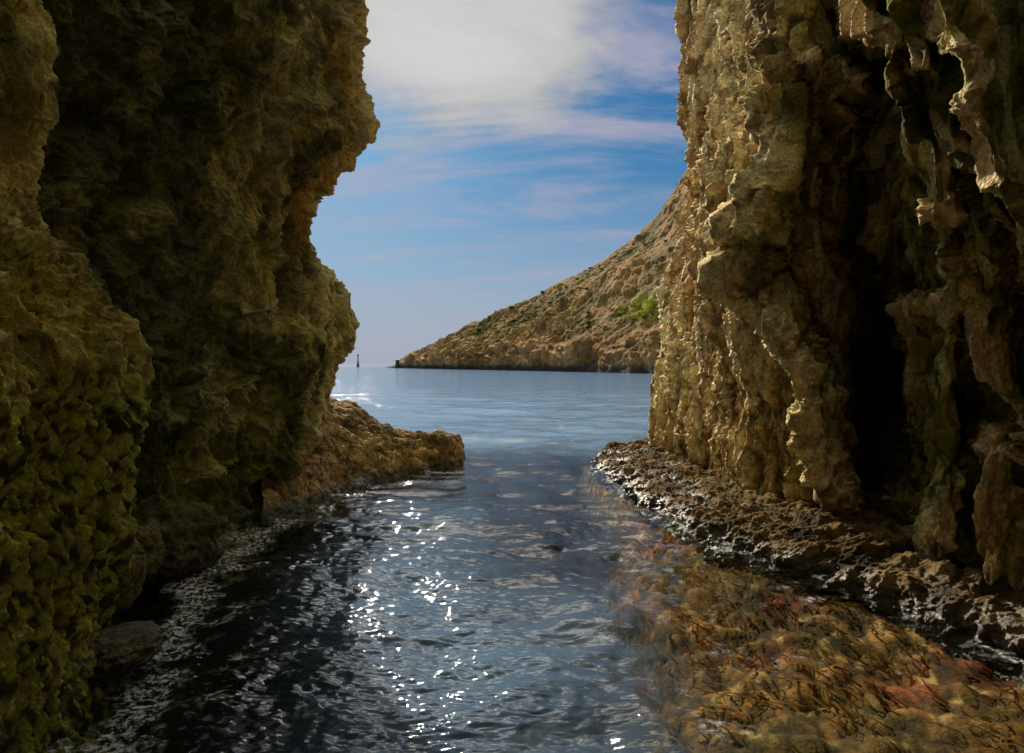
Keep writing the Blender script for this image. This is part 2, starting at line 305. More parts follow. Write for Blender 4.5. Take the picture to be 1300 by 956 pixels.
# strike-slip overhangs: flakes pushed along the wall
V[:, 1] += .10 * fbm(q, (1.6, 1.6, .5), 2, 48)
crease = .25 * sstep(.35, .05, s1) + .3 * sstep(.3, .02, s2) + .55 * (1 - sstep(.0, .10, wab - wa)) + .5 * (1 - sstep(0, .16, wbb - wb_)) + .3 * (1 - sstep(0, .2, wcb - wc)) * (1 - lower)
high = .9 * crest + .4 * fin + .35 * fa_ + .4 * fb_ * fa_ + .5 * lower * (.45 - w3) + .3 * rib + .5 * (s1 - .45) + .45 * (s2 - .4) + .35 * (ida - .4) + .3 * (idb - .5) + .5 * (.45 - w3) * lower + .3 * mid
C = rock_cols(V, crease, high, 100, 1.7, .45, .7)
streak = fbm(qs, (2.6, 2.6, .16), 4, 431, .6); rust = fbm(V, (1.1, 1.1, .6), 4, 433, .6); pale = fbm(V, (1.4, 1.4, .5), 4, 435, .6)
C = mixc(C, (.06, .055, .04), sstep(.12, .4, streak) * .65)
C = mixc(C, (.42, .20, .07), sstep(.12, .4, rust) * .5)
C = mixc(C, (.55, .53, .47), sstep(.1, .4, pale) * (1 - .6 * lower) * .6)
fx = CX + V[:, 0] / V[:, 1].clip(.5) * F
C = mixc(C, (.66, .53, .36), lower * sstep(.55, .2, w3) * .6)
shade_mask = sstep(.0, .5, (10.3 - V[:, 1]) + .5 * mid) * np.maximum(sstep(4.2, 4.7, V[:, 0]), sstep(8.9, 8.3, V[:, 1])) * (1 - .95 * sstep(.2, .6, crest))          # shade past the sunlit edge painted into the colour, darker and greener
C = mixc(C, C * np.array([.60, .88, .34], f32) + np.array([.004, .008, .0], f32), shade_mask * (.6 + .4 * sstep(.5, -.2, high)))
C = C * ((1.1 + .7 * sstep(.15, .75, high)) * (1 - shade_mask) + shade_mask)[:, None]  # sunlit face painted lighter, most on its raised parts
C = mixc(C, (.74, .66, .52), sstep(.35, .85, crest) * sstep(7.6, 6.8, V[:, 1]) * .8)  # sun on the near fin edges painted as pale crests
fy = HY - (V[:, 2] - H) / V[:, 1].clip(.5) * F
hol_shade = sstep(1.25, .7, ((fx - 1112) / 78) ** 2 + ((fy - 545) / 125) ** 2) * sstep(8.4, 8.9, V[:, 1])  # shade of the deep hollow, painted into the rock colour
C = np.minimum(C, .86) * (1 - .5 * hol_shade)[:, None]
C = C * np.array([1.06, .95, .74], f32)
C = mixc(C, WARM['orange'], (1 - sstep(862, 892, fx + 40 * mid)) * sstep(3.0, 5, V[:, 2]) * .55 * sstep(-.3, .2, fbm(V, 1.3, 4, 92)))
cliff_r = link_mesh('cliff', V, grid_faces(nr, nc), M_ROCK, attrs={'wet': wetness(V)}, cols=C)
tag(cliff_r, 'tall ribbed brown cliff wall with vertical fins and raking sunlight, right of the channel', 'cliff')

# ------------------------------------------------------------------ left-hand overhanging cliff
L1 = [(-900, 380), (0, 420), (100, 420), (200, 402), (270, 388), (290, 388), (322, 395), (336, 407), (350, 420), (380, 438), (410, 453), (428, 456), (440, 450), (450, 437), (464, 421), (478, 411), (500, 407), (520, 405), (560, 398), (620, 392), (900, 392)]
L2 = [(-900, 560), (-200, 480), (0, 464), (14, 468), (30, 464), (46, 462), (62, 460), (78, 464), (92, 461), (110, 463), (150, 466), (172, 466), (182, 456), (186, 450), (200, 448), (204, 432), (222, 424), (240, 410), (256, 402), (266, 404), (278, 391), (296, 394), (318, 394), (340, 392), (380, 398), (418, 410), (436, 420), (448, 419), (456, 411), (480, 408), (500, 405), (530, 400), (580, 386), (605, 392), (640, 400), (900, 400)]
cL = [Colm(22, X=-22), Colm(17, X=-9),
      Colm(13.6, L1),
      Colm(11.6, L2),
      Colm(10.6, [(-900, 520), (0, 446), (100, 440), (165, 448), (185, 425), (220, 395), (300, 365), (360, 362), (400, 372), (440, 400), (455, 392), (500, 385), (560, 372), (605, 360), (640, 378), (900, 378)]),
      Colm(9.7, [(-900, 480), (0, 412), (100, 400), (180, 392), (240, 345), (300, 320), (400, 345), (430, 372), (470, 384), (490, 362), (560, 342), (590, 345), (620, 322), (660, 346), (900, 346)]),
      Colm(8.4, [(-900, 400), (0, 345), (100, 330), (200, 300), (300, 255), (400, 268), (500, 290), (555, 285), (570, 268), (600, 290), (612, 262), (680, 268), (900, 268)]),
      Colm(7.1, [(-900, 300), (0, 240), (200, 205), (300, 180), (400, 190), (500, 215), (545, 215), (580, 188), (640, 176), (720, 205), (900, 205)]),
      Colm(6.1, [(-900, 180), (0, 120), (200, 85), (400, 100), (600, 100), (700, 108), (763, 130), (900, 130)]),
      Colm(5.2, [(-900, 60), (0, 30), (300, -10), (600, 10), (800, 40), (1200, 40)]),
      Colm(3.0, X=-4.6), Colm(-6.0, X=-5.0)]
for c_ in cL[2:9]:
    up = c_.Z > H + 490 / F * c_.Yref; c_.X = np.where(up, c_.X - .9 * (c_.Z - (H + 490 / F * c_.Yref)), c_.X)
P = loft(cL, int(1010 * RES / .95), RES, zmax=15); nr, nc = P.shape[:2]
Nn = smooth_normals(P); p = P.reshape(-1, 3)
if np.mean(Nn[:, 0]) < 0: Nn = -Nn
warp = np.stack([perlin(p, .5, 211), perlin(p, .5, 212), perlin(p, .5, 213)], 1); q = p + .4 * warp
w1, w1b, id1 = worley(q, (.9, .9, .9), 205); w2, w2b, id2 = worley(q, 3.2, 206); w3, w3b, id3 = worley(p, (16, 16, 11), 207)
big = fbm(p, .45, 3, 221); mid = fbm(q, 1.5, 5, 222, .55); fin = fbm(p, 7, 4, 223, .62); rid = fbm(q, 1.1, 4, 224, .5, True)
d = .34 * big + .22 * mid + .14 * rid + .16 * (.5 - w1) + .06 * (.5 - w2) + .05 * fin + .025 * (.5 - w3)
edge = sstep(11.0, 11.6, p[:, 1]); d *= 1 - .45 * edge
d += .17 * fbm(p, 2.6, 4, 225, .62, True) * edge * sstep(3.4, 4.2, p[:, 2])
d += .20 * (id1 - .5) * sstep(0, .09, w1b - w1) + .09 * (id2 - .5) * sstep(0, .14, w2b - w2)
sharpL = np.clip(1 - 2.4 * np.abs(perlin(q, (1.6, 1.6, 1.1), 226)), 0, 1) ** 1.5; d += -.06 - .13 * edge * sstep(3.4, 4.2, p[:, 2]) + .12 * sharpL + .05 * np.clip(1 - 2.4 * np.abs(perlin(q, 4.2, 227)), 0, 1) ** 1.5 + .03 * fbm(p, 15, 3, 228, .6)
V = p + Nn * d[:, None]
crease = .7 * (1 - sstep(0, .08, w1b - w1)) * sstep(-.1, .3, perlin(p, .7, 240)) + .5 * (1 - sstep(0, .1, w2b - w2)) * .6
high = .5 * rid + .6 * mid + .5 * sharpL
C = rock_cols(V, crease, high, 300, 1.2, .9, .25)
C = mixc(C, WARM['dark'], sstep(-.16, .2, fbm(V, .75, 5, 260, .62) + .40 * sstep(9.0, 6.5, V[:, 1])) * .82)  # dark patches, thicker towards the buttress as painted shade
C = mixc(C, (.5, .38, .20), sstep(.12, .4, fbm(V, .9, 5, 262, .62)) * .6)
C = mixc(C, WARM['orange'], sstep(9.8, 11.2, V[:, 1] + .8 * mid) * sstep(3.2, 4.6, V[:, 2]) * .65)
C = mixc(C, (.30, .29, .25), sstep(3.2, 5.5, V[:, 2]) * sstep(-.1, .35, fbm(V, .8, 4, 264, .6)) * .55)
C = mixc(C, (.03, .034, .018), sstep(.1, .4, fbm(V, (1.8, 1.8, .3), 4, 266, .6)) * .7)
C = mixc(C, (.20, .20, .045), sstep(2.2, .6, V[:, 2]) * sstep(-.1, .3, fbm(V, 1.6, 4, 267, .6)) * .6)
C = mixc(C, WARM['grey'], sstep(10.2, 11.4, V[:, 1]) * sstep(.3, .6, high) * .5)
C = C * np.array([1.06, 1.2, .80], f32)
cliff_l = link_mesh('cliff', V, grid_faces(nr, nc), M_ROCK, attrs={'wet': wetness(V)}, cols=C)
tag(cliff_l, 'dark overhanging cliff with mottled face and jagged rim, left of the channel', 'cliff')

# ------------------------------------------------------------------ near-left buttress
B2 = [(-900, 10), (0, 34), (30, 47), (60, 55), (80, 48), (110, 52), (140, 59), (160, 45), (190, 27), (250, 24), (285, 40), (315, 60), (340, 92), (390, 128), (410, 150), (425, 160), (440, 164), (470, 174), (500, 168), (560, 158), (610, 150), (660, 150), (700, 145), (740, 126), (790, 114), (830, 104), (870, 108), (1200, 110)]
cB = [Colm(8.0, X=-7.5), Colm(6.0, [(-900, -80), (0, -60), (300, -40), (420, 60), (700, 60), (1200, 60)]),
      Colm(5.1, [(y, x - 10) for y, x in B2]), Colm(4.6, B2),
      Colm(4.2, [(-900, -30), (0, -5), (60, 15), (140, 22), (190, -5), (250, 0), (300, 8), (325, 30), (360, 62), (400, 108), (440, 140), (470, 142), (520, 134), (600, 128), (700, 124), (760, 108), (850, 92), (1200, 95)]),
      Colm(3.85, [(-900, -90), (0, -50), (100, -30), (200, -40), (300, -40), (330, 0), (360, 20), (400, 62), (430, 95), (470, 100), (520, 88), (600, 80), (700, 82), (800, 66), (925, 62), (1300, 62)]),
      Colm(3.5, [(-900, -130), (0, -90), (200, -80), (300, -70), (360, -25), (420, 25), (470, 48), (520, 30), (600, 25), (700, 34), (800, 20), (980, 15), (1400, 15)]),
      Colm(3.1, [(-900, -200), (0, -150), (300, -130), (420, -40), (470, -20), (600, -30), (800, -30), (1400, -40)]),
      Colm(2.4, X=-2.75), Colm(1.0, X=-3.2), Colm(-6.0, X=-4.0)]
P = loft(cB, int(1050 * RES), RES * 1.1, zmax=15); nr, nc = P.shape[:2]
Nn = smooth_normals(P); p = P.reshape(-1, 3)
if np.mean(Nn[:, 0]) < 0: Nn = -Nn
warp = np.stack([perlin(p, .9, 311), perlin(p, .9, 312), perlin(p, .7, 313)], 1); q = p + .2 * warp
w1, w1b, id1 = worley(q, (3.4, 3.4, 2.2), 305); w2, w2b, id2 = worley(q, (24, 24, 9), 306); w3, w3b, id3 = worley(q, (60, 60, 24), 307)
mid = fbm(q, 2.4, 4, 322, .55); fin = fbm(p, 14, 4, 323, .62); rid = fbm(q, (1.6, 1.6, 1.0), 3, 324, .5, True)
low = 1 - sstep(1.75, 2.25, p[:, 2] + .25 * mid)
fl = fbm(q, (12, 12, 1.8), 2, 325, .5, True)
d = .10 * rid + .10 * mid + .05 * (.5 - w1) * (1 - .5 * low) + .05 * np.clip(1 - 2.4 * np.abs(perlin(q, (7., 7., 1.6), 331)), 0, 1) ** 1.6 + .028 * np.clip(1 - 2.4 * np.abs(perlin(q, (17., 17., 5.), 332)), 0, 1) ** 1.6 - .03 + (.010 + .022 * low) * (.5 - w2) * (.4 + 1.2 * sstep(-.2, .3, perlin(p, 4., 329))) * 1.3 + (.008 + .014 * low) * (.5 - w3) * 1.4 + .028 * fin + .05 * fl * low
V = p + Nn * d[:, None]
crease = .7 * (1 - sstep(0, .1, w1b - w1)) * (1 - low) + .8 * sstep(.45, .75, w2) * low
high = .5 * rid + .5 * mid + .7 * (.4 - w2) * low
C = rock_cols(V, crease, high, 400, 2.2, .6, .45)
C = mixc(C, (.44, .46, .14), low * sstep(.62, .22, w2) * .9)
C = mixc(C, WARM['dark'], sstep(.05, .4, fbm(V, 2.2, 4, 460, .6)) * .5 + .5 * low * sstep(.4, .65, w2))
C = mixc(C, (.62, .52, .32), (1 - low) * sstep(.15, .6, high) * .3)
C = mixc(C, (.05, .05, .03), sstep(-.05, .3, fbm(V, (2.4, 2.4, .9), 4, 466, .6)) * .6 * (1 - .6 * low))
C = C * np.array([1.42, 1.46, .86], f32)
butt = link_mesh('rock_buttress', V, grid_faces(nr, nc), rock_material('mossy_rock', 70., .8, .012), attrs={'wet': wetness(V, .5)}, cols=C)
tag(butt, 'mossy pitted rock buttress at the near left with olive green lower face', 'rock')

# ------------------------------------------------------------------ unseen roof and back wall behind the viewer, added to shade the walls
n = 70
gx, gy = np.meshgrid(np.linspace(-9, 9, n), np.linspace(-8, 2.0, n))
p = np.stack([gx, gy, 7.8 - .06 * gx ** 2 + .30 * (gy - 0)], -1).reshape(-1, 3)
p[:, 2] += .7 * fbm(p, .4, 4, 401)
bx, bz = np.meshgrid(np.linspace(-7, 7, n), np.linspace(-1, 9, n))
pb = np.stack([bx, -6.5 + 0 * bx, bz], -1).reshape(-1, 3); pb[:, 1] += .6 * fbm(pb, .5, 4, 402)
allp = np.concatenate([p, pb]); fc = grid_faces(n, n)
roof = link_mesh('unseen_shade_roof', allp, np.concatenate([fc, fc + n * n]), M_ROCK, attrs={'wet': np.zeros(len(allp))}, cols=np.tile(np.array([.12, .1, .06]), (len(allp), 1)))
tag(roof, kind='structure')

# ------------------------------------------------------------------ low ledges
def mound(name, cols, nu, nv, seed, label, profile, amp=1.0, damp=1.5, wet=.3, light=.6):
    """cols: (front waterline xyz, crest xyz, back xyz) along the length."""
    k = np.linspace(0, len(cols) - 1, nu); A = np.array(cols, float)
    g = np.stack([[np.interp(k, range(len(cols)), A[:, i, j]) for j in range(3)] for i in range(3)])  # 3,3,nu
    v = np.linspace(0, 1, nv)[:, None]
    tf = np.clip(v / .72, 0, 1); tb = np.clip((v - .72) / .28, 0, 1)
    hz, hy = profile(tf)
    X = (g[0][0] * (1 - hy) + g[1][0] * hy) * (tb == 0) + (g[1][0] * (1 - tb) + g[2][0] * tb) * (tb > 0)
    Y = (g[0][1] * (1 - hy) + g[1][1] * hy) * (tb == 0) + (g[1][1] * (1 - tb) + g[2][1] * tb) * (tb > 0)
    Z = (g[0][2] * (1 - hz) + g[1][2] * hz) * (tb == 0) + (g[1][2] * (1 - tb) + g[2][2] * tb) * (tb > 0)
    P = blur_rows(np.stack([X, Y, Z], -1), 6, 1)
    Nn = grid_normals(blur_rows(blur_rows(P, 6, 1), 4, 0)).reshape(-1, 3); p = P.reshape(-1, 3)
    if np.mean(Nn[:, 2]) < 0: Nn = -Nn
    q = p + .12 * np.stack([perlin(p, 1.3, seed + 1), perlin(p, 1.3, seed + 2), perlin(p, 1.3, seed + 3)], 1)
    w1, w1b, _ = worley(q, (2.6, 2.0, 3.0), seed + 5); w2, w2b, _ = worley(q, 8., seed + 6); w3, w3b, _ = worley(q, 24., seed + 7)
    rid = fbm(q, 1.7, 4, seed + 8, .5, True); mid = fbm(q, 3., 4, seed + 9, .6); fin = fbm(q, 12., 3, seed + 10, .6)
    d = amp * (.10 * rid + .08 * mid + .10 * (.5 - w1) + .045 * (.5 - w2) + .022 * (.5 - w3) + .022 * fin)
    V = p + Nn * d[:, None]
    crease = .6 * (1 - sstep(0, .12, w1b - w1)) + .5 * (1 - sstep(0, .15, w2b - w2))
    Vc = V.copy(); Vc[:, 2] = Vc[:, 2] * 2.6 + .02
    C = rock_cols(Vc, crease, .6 * rid + .6 * mid, seed, damp, .75, light)
    C = mixc(C, WARM['dark'], sstep(-.12, .25, fbm(V, 2.6, 5, seed + 31, .62)) * .75) * (np.array([.52, .44, .29], f32) if seed == 600 else np.array([1.05, .9, .66], f32))
    o = link_mesh(name, V, grid_faces(nv, nu), M_ROCK, attrs={'wet': wetness(V, wet)}, cols=C)
    tag(o, label, 'rock'); return o
# tongue of rock reaching into the channel from the left
fw = [(330, 664), (370, 650), (400, 641), (425, 632), (450, 622), (475, 613), (500, 606), (530, 600), (560, 596), (582, 592), (590, 588)]
cr = [(330, 505), (370, 503), (400, 505), (425, 509), (450, 516), (472, 530), (500, 545), (530, 549), (558, 549), (580, 556), (590, 582)]
tg = []
for (a, b), (c, e) in zip(fw, cr):
    f_ = onwater(a, b); f_[2] = -.25; cy = 14.6; t_ = at(c, e, cy); tg.append((f_, t_, np.array([t_[0] * 1.12, 16.4, -.5])))
def prof_tongue(t): return 1 - (1 - t) ** 2.1, t ** 1.15
tongue = mound('rock_spit', tg, 560, 430, 500, 'sunlit brown rock spit sloping into the water in front of the left cliff', prof_tongue, .8, .5, .25, .6)
# shelf along the foot of the right cliff
fw = [(754, 590), (762, 598), (780, 611), (803, 628), (832, 646), (862, 668), (900, 690), (950, 707), (1000, 722), (1060, 742), (1120, 760), (1200, 792), (1260, 820), (1340, 862)]
bk = [(2.0, 15.6), (2.5, 16.2), (3.1, 16.8), (3.6, 15.8), (4.0, 14.2), (4.1, 13.0), (4.4, 11.5), (4.3, 9.6), (4.6, 8.9), (5.2, 8.7), (5.6, 8.4), (5.4, 7.6), (5.5, 6.6), (5.6, 5.6)]
sh = []
for i, ((a, b), (x, y)) in enumerate(zip(fw, bk)):
    f_ = onwater(a, b); f_[2] = -.22; z = float(np.interp(i, [0, 4, 6, 8, 10, 13], [.12, .16, .24, .36, .26, .14]))
    t_ = np.array([x, y, z + .05]); sh.append((f_, t_, np.array([x + .5, y + .3, -.3])))
def prof_shelf(t): return np.where(t < .22, .86 * (1 - (1 - t / .22) ** 1.7), .86 + .14 * (t - .22) / .78), t ** 1.35
shelf = mound('rock_shelf', sh, 900, 380, 600, 'low wet barnacled rock shelf along the foot of the ribbed right cliff', prof_shelf, 1.2, .5, .27, .2)
shelf.scale = (1, 1, .85)

# ------------------------------------------------------------------ boulders
def icosphere(sub):
    me = bpy.data.meshes.new('tmp'); import bmesh
    bm = bmesh.new(); bmesh.ops.create_icosphere(bm, subdivisions=sub, radius=1); bm.to_mesh(me); bm.free()
    v = np.empty(len(me.vertices) * 3, f32); me.vertices.foreach_get('co', v)
    fc = np.empty(len(me.polygons) * 3, np.int32); me.polygons.foreach_get('vertices', fc)
    bpy.data.meshes.remove(me); return v.reshape(-1, 3), fc.reshape(-1, 3)
ICO, ICF = icosphere(6)
def boulder(center, size, seed, label, moss=.5, rough=1.0):
    p = ICO * 1.0
    q = p + seed * 3.7
    d = 1 + .30 * fbm(q, .9, 3, seed) + .14 * fbm(q, 2.2, 3, seed + 5, .5, True)
    w, wb, _ = worley(q, 2.4, seed + 9); w2, _, _ = worley(q, 7., seed + 11)
    d += rough * (.16 * (.5 - w) + .06 * (.5 - w2) + .03 * fbm(q, 12, 3, seed + 13))
    V = p * d[:, None] * np.asarray(size, f32)
    ang = seed * 1.3; c, s = math.cos(ang), math.sin(ang)
    Vw = V + np.asarray(center, f32)
    C = rock_cols(Vw, .7 * (1 - sstep(0, .12, wb - w)), .5 * fbm(q, 2, 3, seed + 20), seed, 1.2, moss, .4)
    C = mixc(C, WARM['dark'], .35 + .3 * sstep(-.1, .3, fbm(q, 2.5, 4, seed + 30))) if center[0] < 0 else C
    o = link_mesh('boulder', V, ICF, M_ROCK, attrs={'wet': wetness(Vw, .4)}, cols=C); o.location = tuple(center)
    tag(o, label, 'boulder', 'boulders at the foot of the cliffs'); return o
BL = [((205, 694, 6.9), (.50, .6, .46), 'largest dark rounded boulder at the foot of the left cliff beside the buttress'),
      ((165, 708, 5.9), (.24, .3, .24), 'small black boulder between the buttress and the big dark boulder'),
      ((137, 738, 5.2), (.22, .28, .22), 'angular wet boulder touching the right foot of the pitted buttress'),
      ((148, 826, 4.6), (.22, .34, .12), 'flat glistening boulder at the water edge below the buttress, lowest on the left'),
      ((1108, 672, 8.8), (.30, .30, .22), 'rounded boulder at the mouth of the dark hollow in the right cliff'),
      ((1168, 712, 7.0), (.24, .3, .30), 'knobbly boulder right of the dark hollow, under the paired pillars')]
for k, ((px, py, Y), s, lab) in enumerate(BL):
    boulder(at(px, py, Y), s, 700 + 31 * k, lab)

# ------------------------------------------------------------------ headland across the bay
hp = [(478, 470, 466.9), (500, 463.5, 467.2), (506, 459, 467.3), (520, 449, 467.6), (545, 439, 468.2), (560, 434, 468.5), (600, 412, 469.3), (650, 391, 470.3), (700, 365, 471.4), (740, 346, 472.3), (760, 335, 472.8), (800, 308, 473.8), (830, 281, 474.6), (855, 248, 475.3), (870, 222, 475.8), (900, 180, 476.5), (1000, 100, 479), (1150, 20, 482)]
nu, nv = 820, 360
pxs = np.linspace(478, 1150, nu) if False else np.concatenate([np.linspace(478, 900, 760), np.linspace(901, 1150, 60)]); nu = len(pxs)
cry = np.interp(pxs, [a[0] for a in hp], [a[1] for a in hp]); shy = np.interp(pxs, [a[0] for a in hp], [a[2] for a in hp])
Yw = H * F / (shy - HY); Yw = blur_rows(Yw, 20, 0)
slope_len = np.interp(pxs, [478, 500, 560, 650, 760, 860, 1150], [3, 14, 40, 75, 100, 120, 170]); Yc = Yw + slope_len
Zc = H - (cry - HY) / F * Yc
t = np.concatenate([np.linspace(0, 1, nv - 40), 1 + np.linspace(.03, 1, 40)])[:, None]
tt = np.clip(t, 0, 1)
cl = np.interp(pxs, [478, 520, 600, 700, 820, 1150], [.6, .62, .36, .22, .13, .1])                   # share of height that is sea cliff
zf = np.where(tt < .08, cl * (tt / .08) ** .8, cl + (1 - cl) * ((tt - .08) / .92) ** 1.05)
back = np.clip(t - 1, 0, 1)
Y = Yw + (Yc - Yw) * tt + back * slope_len * 2.0
Z = -1.0 + (Zc + 1.0) * zf * (1 - back ** 1.3 * 1.05)
X = (pxs - CX) / F * (Yw + (Yc - Yw) * tt * .8) + back * slope_len * .6
# keep the crest where it is seen
X = X + ((pxs - CX) / F * Yc - (pxs - CX) / F * (Yw + (Yc - Yw) * .8)) * tt
P = np.stack([X, Y, Z], -1); p = P.reshape(-1, 3)
Nn = grid_normals(blur_rows(blur_rows(P, 12, 1), 8, 0)).reshape(-1, 3)
if np.mean(Nn[:, 2]) < 0: Nn = -Nn
tf = np.broadcast_to(tt, (len(t), nu)).reshape(-1)
fade = sstep(-.5, 4, p[:, 2])
q = p + 5 * np.stack([perlin(p, .04, 811), perlin(p, .04, 812), perlin(p, .04, 813)], 1)
rid = fbm(q, (.045, .045, .07), 5, 821, .55, True); mid = fbm(q, .09, 5, 822, .58); strat = fbm(q, (.05, .05, .30), 4, 823, .55, True); fin = fbm(p, .5, 3, 824, .6)
shore = 1 - sstep(.05, .16, tf)
outc = sstep(.1, .45, fbm(p, (.028, .028, .05), 3, 830) + .12)
ramp = 1 - .55 * sstep(.9, 1.0, tf)
hpx = CX + p[:, 0] / p[:, 1] * F; hpy = HY - (p[:, 2] - H) / p[:, 1] * F
crag = np.exp(-(((hpx - 800) / 55) ** 2 + ((hpy - 362 + .35 * (hpx - 800)) / 26) ** 2))     # the big crag below the ridge
wv, wvb, _ = worley(q, .16, 840)
d = ramp * (2.8 * mid + 2.6 * rid * (1 + outc) + 2.2 * strat * (shore + outc * .8) + 9.0 * crag + 1.5 * (.5 - wv) * (outc + shore + crag) + .35 * fin)
sc_ = np.clip(Yw[None, :] / 260, .5, 1.2).repeat(len(t), 0).reshape(-1) * np.clip(np.broadcast_to(Zc, (len(t), nu)).reshape(-1) / 22, .12, 1)
V = p + Nn * (d * sc_ * (.25 + .75 * fade))[:, None]
n = len(V)
g1 = fbm(V, .06, 5, 850, .6); g2 = fbm(V, .25, 4, 851, .6); g3 = fbm(V, .9, 2, 852)
c = np.tile(np.array((.27, .145, .05), f32), (n, 1))
c = mixc(c, (.42, .25, .115), sstep(.05, .55, rid * .5 + outc * .4 + .4 * g2))
c = mixc(c, (.13, .07, .022), sstep(-.1, .3, g1) * .7)
veg = sstep(-.16, .10, g2 + .5 * g1 + .35 * g3) * (1 - shore) * (1 - .7 * outc) * (1 - .8 * crag) * sstep(.12, .3, tf)
c = mixc(c, (.105, .11, .028), veg * .9)
c = c * np.array([1.0, .98, .72], f32)
gull = np.exp(-(((hpx - 828) / 26) ** 2 + ((hpy - 392 + .25 * (hpx - 828)) / 11) ** 2))
c = mixc(c, (.30, .32, .05), sstep(.25, .6, gull + .5 * g2) * .8)
c = mixc(c, (.09, .07, .05), (1 - sstep(0, .12, wvb - wv)) * .5 * (outc + shore).clip(0, 1))
c = mixc(c, (.07, .05, .035), shore * sstep(.25, -.25, strat) * .85)
c = mixc(c, (.045, .04, .035), 1 - sstep(1.0, 2.6, V[:, 2] + .5 * g2))
hill = link_mesh('hill', V, grid_faces(len(t), nu), M_HILL, attrs={'wet': np.zeros(n)}, cols=c)
tag(hill, 'scrubby brown headland sloping down to the sea across the bay', kind='structure')
VH = V.reshape(len(t), nu, 3)

# shrubs on the headland, one object each
def shrub_mesh(seed, leafc, nleaf=420):
    r = np.random.default_rng(seed)
    lob = np.array([(r.normal(0, .38), r.normal(0, .38), .38 + r.random() * .3, .36 + r.random() * .25) for _ in range(6)])
    V = []; Fc = []; Cc = []
    for k in range(nleaf):
        L = lob[r.integers(len(lob))]; u = r.normal(size=3); u /= np.linalg.norm(u); rad = L[3] * (.55 + .45 * r.random())
        c = L[:3] + u * rad; c[2] = max(c[2] * .8, .02)
        a = r.normal(size=3); a /= np.linalg.norm(a); b = np.cross(a, u); b /= np.linalg.norm(b) + 1e-6
        s = .07 + .08 * r.random(); i0 = len(V)
        V += [c - a * s, c + b * s * .6, c + a * s, c - b * s * .6]; Fc.append((i0, i0 + 1, i0 + 2, i0 + 3))
        sh = .55 + .7 * r.random()
        Cc += [np.array(leafc) * sh] * 4
    return np.array(V), np.array(Fc), np.array(Cc)
def trunk_mesh(name, mat, parent):
    vs = []; fs = []
    for k in range(3):
        a = k * 2.1; top = np.array([.3 * math.cos(a), .3 * math.sin(a), .5]); i0 = len(vs)
        for z, r in ((0, .05), (1, .02)):
            for j in range(5):
                vs.append(top * z + np.array([r * math.cos(j * 1.2566), r * math.sin(j * 1.2566), -.05 * (1 - z)]))
        for j in range(5): fs.append((i0 + j, i0 + (j + 1) % 5, i0 + 5 + (j + 1) % 5, i0 + 5 + j))
    return link_mesh(name, np.array(vs), np.array(fs), mat, parent)
protos = []
for seed, lc in ((1, (.11, .115, .035)), (2, (.15, .14, .045)), (3, (.42, .44, .05))):
    e = bpy.data.objects.new('shrub', None); COL.objects.link(e)
    v_, f_, c_ = shrub_mesh(seed, lc); link_mesh('foliage', v_, f_, M_LEAF, e, False, cols=c_); trunk_mesh('stem', M_WOOD, e); protos.append(e)
used = [False] * 3
def place_shrub(kind, loc, s, rz, label, group):
    src = protos[kind]
    if not used[kind]: used[kind] = True; o = src
    else:
        o = src.copy(); COL.objects.link(o)
        for ch in list(src.children):
            cc = ch.copy(); COL.objects.link(cc); cc.parent = o
    o.location = tuple(loc); o.scale = (s, s, s * .75); o.rotation_euler = (0, 0, rz); tag(o, label, 'shrub', group)
cnt = 0
r = random.Random(5)
vegG = veg.reshape(len(t), nu)
px_of = CX + VH[..., 0] / VH[..., 1] * F; py_of = HY - (VH[..., 2] - H) / VH[..., 1] * F
tries = 0
while cnt < 110 and tries < 20000:
    tries += 1
    i = r.randrange(int(nv * .2), nv - 42); j = r.randrange(60, 740)
    if vegG[i, j] < .55: continue
    s = r.uniform(.9, 2.0) * min(1, Yw[j] / 200) * min(1, Zc[j] / 25)
    place_shrub(r.choice((0, 0, 1)), VH[i, j] - np.array([0, 0, .2 * s]), s, r.uniform(0, 6.3), 'small dark green shrub dotted among the brown scrub of the headland slope', 'shrubs on the headland slope'); cnt += 1
for k in range(26):
    for _ in range(400):
        a = r.gauss(822, 19); b = 391 - .32 * (a - 828) + r.gauss(0, 6)
        dd = (px_of[:nv - 42] - a) ** 2 + (py_of[:nv - 42] - b) ** 2; i, j = np.unravel_index(np.argmin(dd), dd.shape)
        if dd[i, j] < 9: break
    s = r.uniform(.9, 1.9)
    place_shrub(2, VH[i, j] - np.array([0, 0, .25 * s]), s, r.uniform(0, 6.3), 'bright yellow green shrub in the gully beside the ribbed cliff', 'yellow green shrubs in the hill gully')

# ------------------------------------------------------------------ beacon, rock marker on the point, bird
def lathe(prof, k=10):
    v = []; fs = []
    for z, rad in prof:
        for j in range(k): v.append((rad * math.cos(2 * math.pi * j / k), rad * math.sin(2 * math.pi * j / k), z))
    for i in range(len(prof) - 1):
        for j in range(k): fs.append((i * k + j, i * k + (j + 1) % k, (i + 1) * k + (j + 1) % k, (i + 1) * k + j))
    return np.array(v), np.array(fs)
e = bpy.data.objects.new('sea_beacon', None); COL.objects.link(e); e.location = ((454.5 - CX) / F * 620, 620, 0)
tag(e, 'thin dark beacon post standing in the sea near the horizon', 'beacon')
v_, f_ = lathe([(-2, .1), (-2, 1.3), (2.2, 1.2), (2.4, .8), (4.6, .75), (4.7, .05)]); link_mesh('base', v_, f_, M_DARK, e)
v_, f_ = lathe([(4.5, .5), (10.2, .38), (10.2, .05)]); link_mesh('mast', v_, f_, M_DARK, e)
v_, f_ = lathe([(9.6, .05), (9.6, .7), (10.8, .7), (11.2, .1), (11.3, .01)]); link_mesh('top_mark', v_, f_, M_DARK, e)
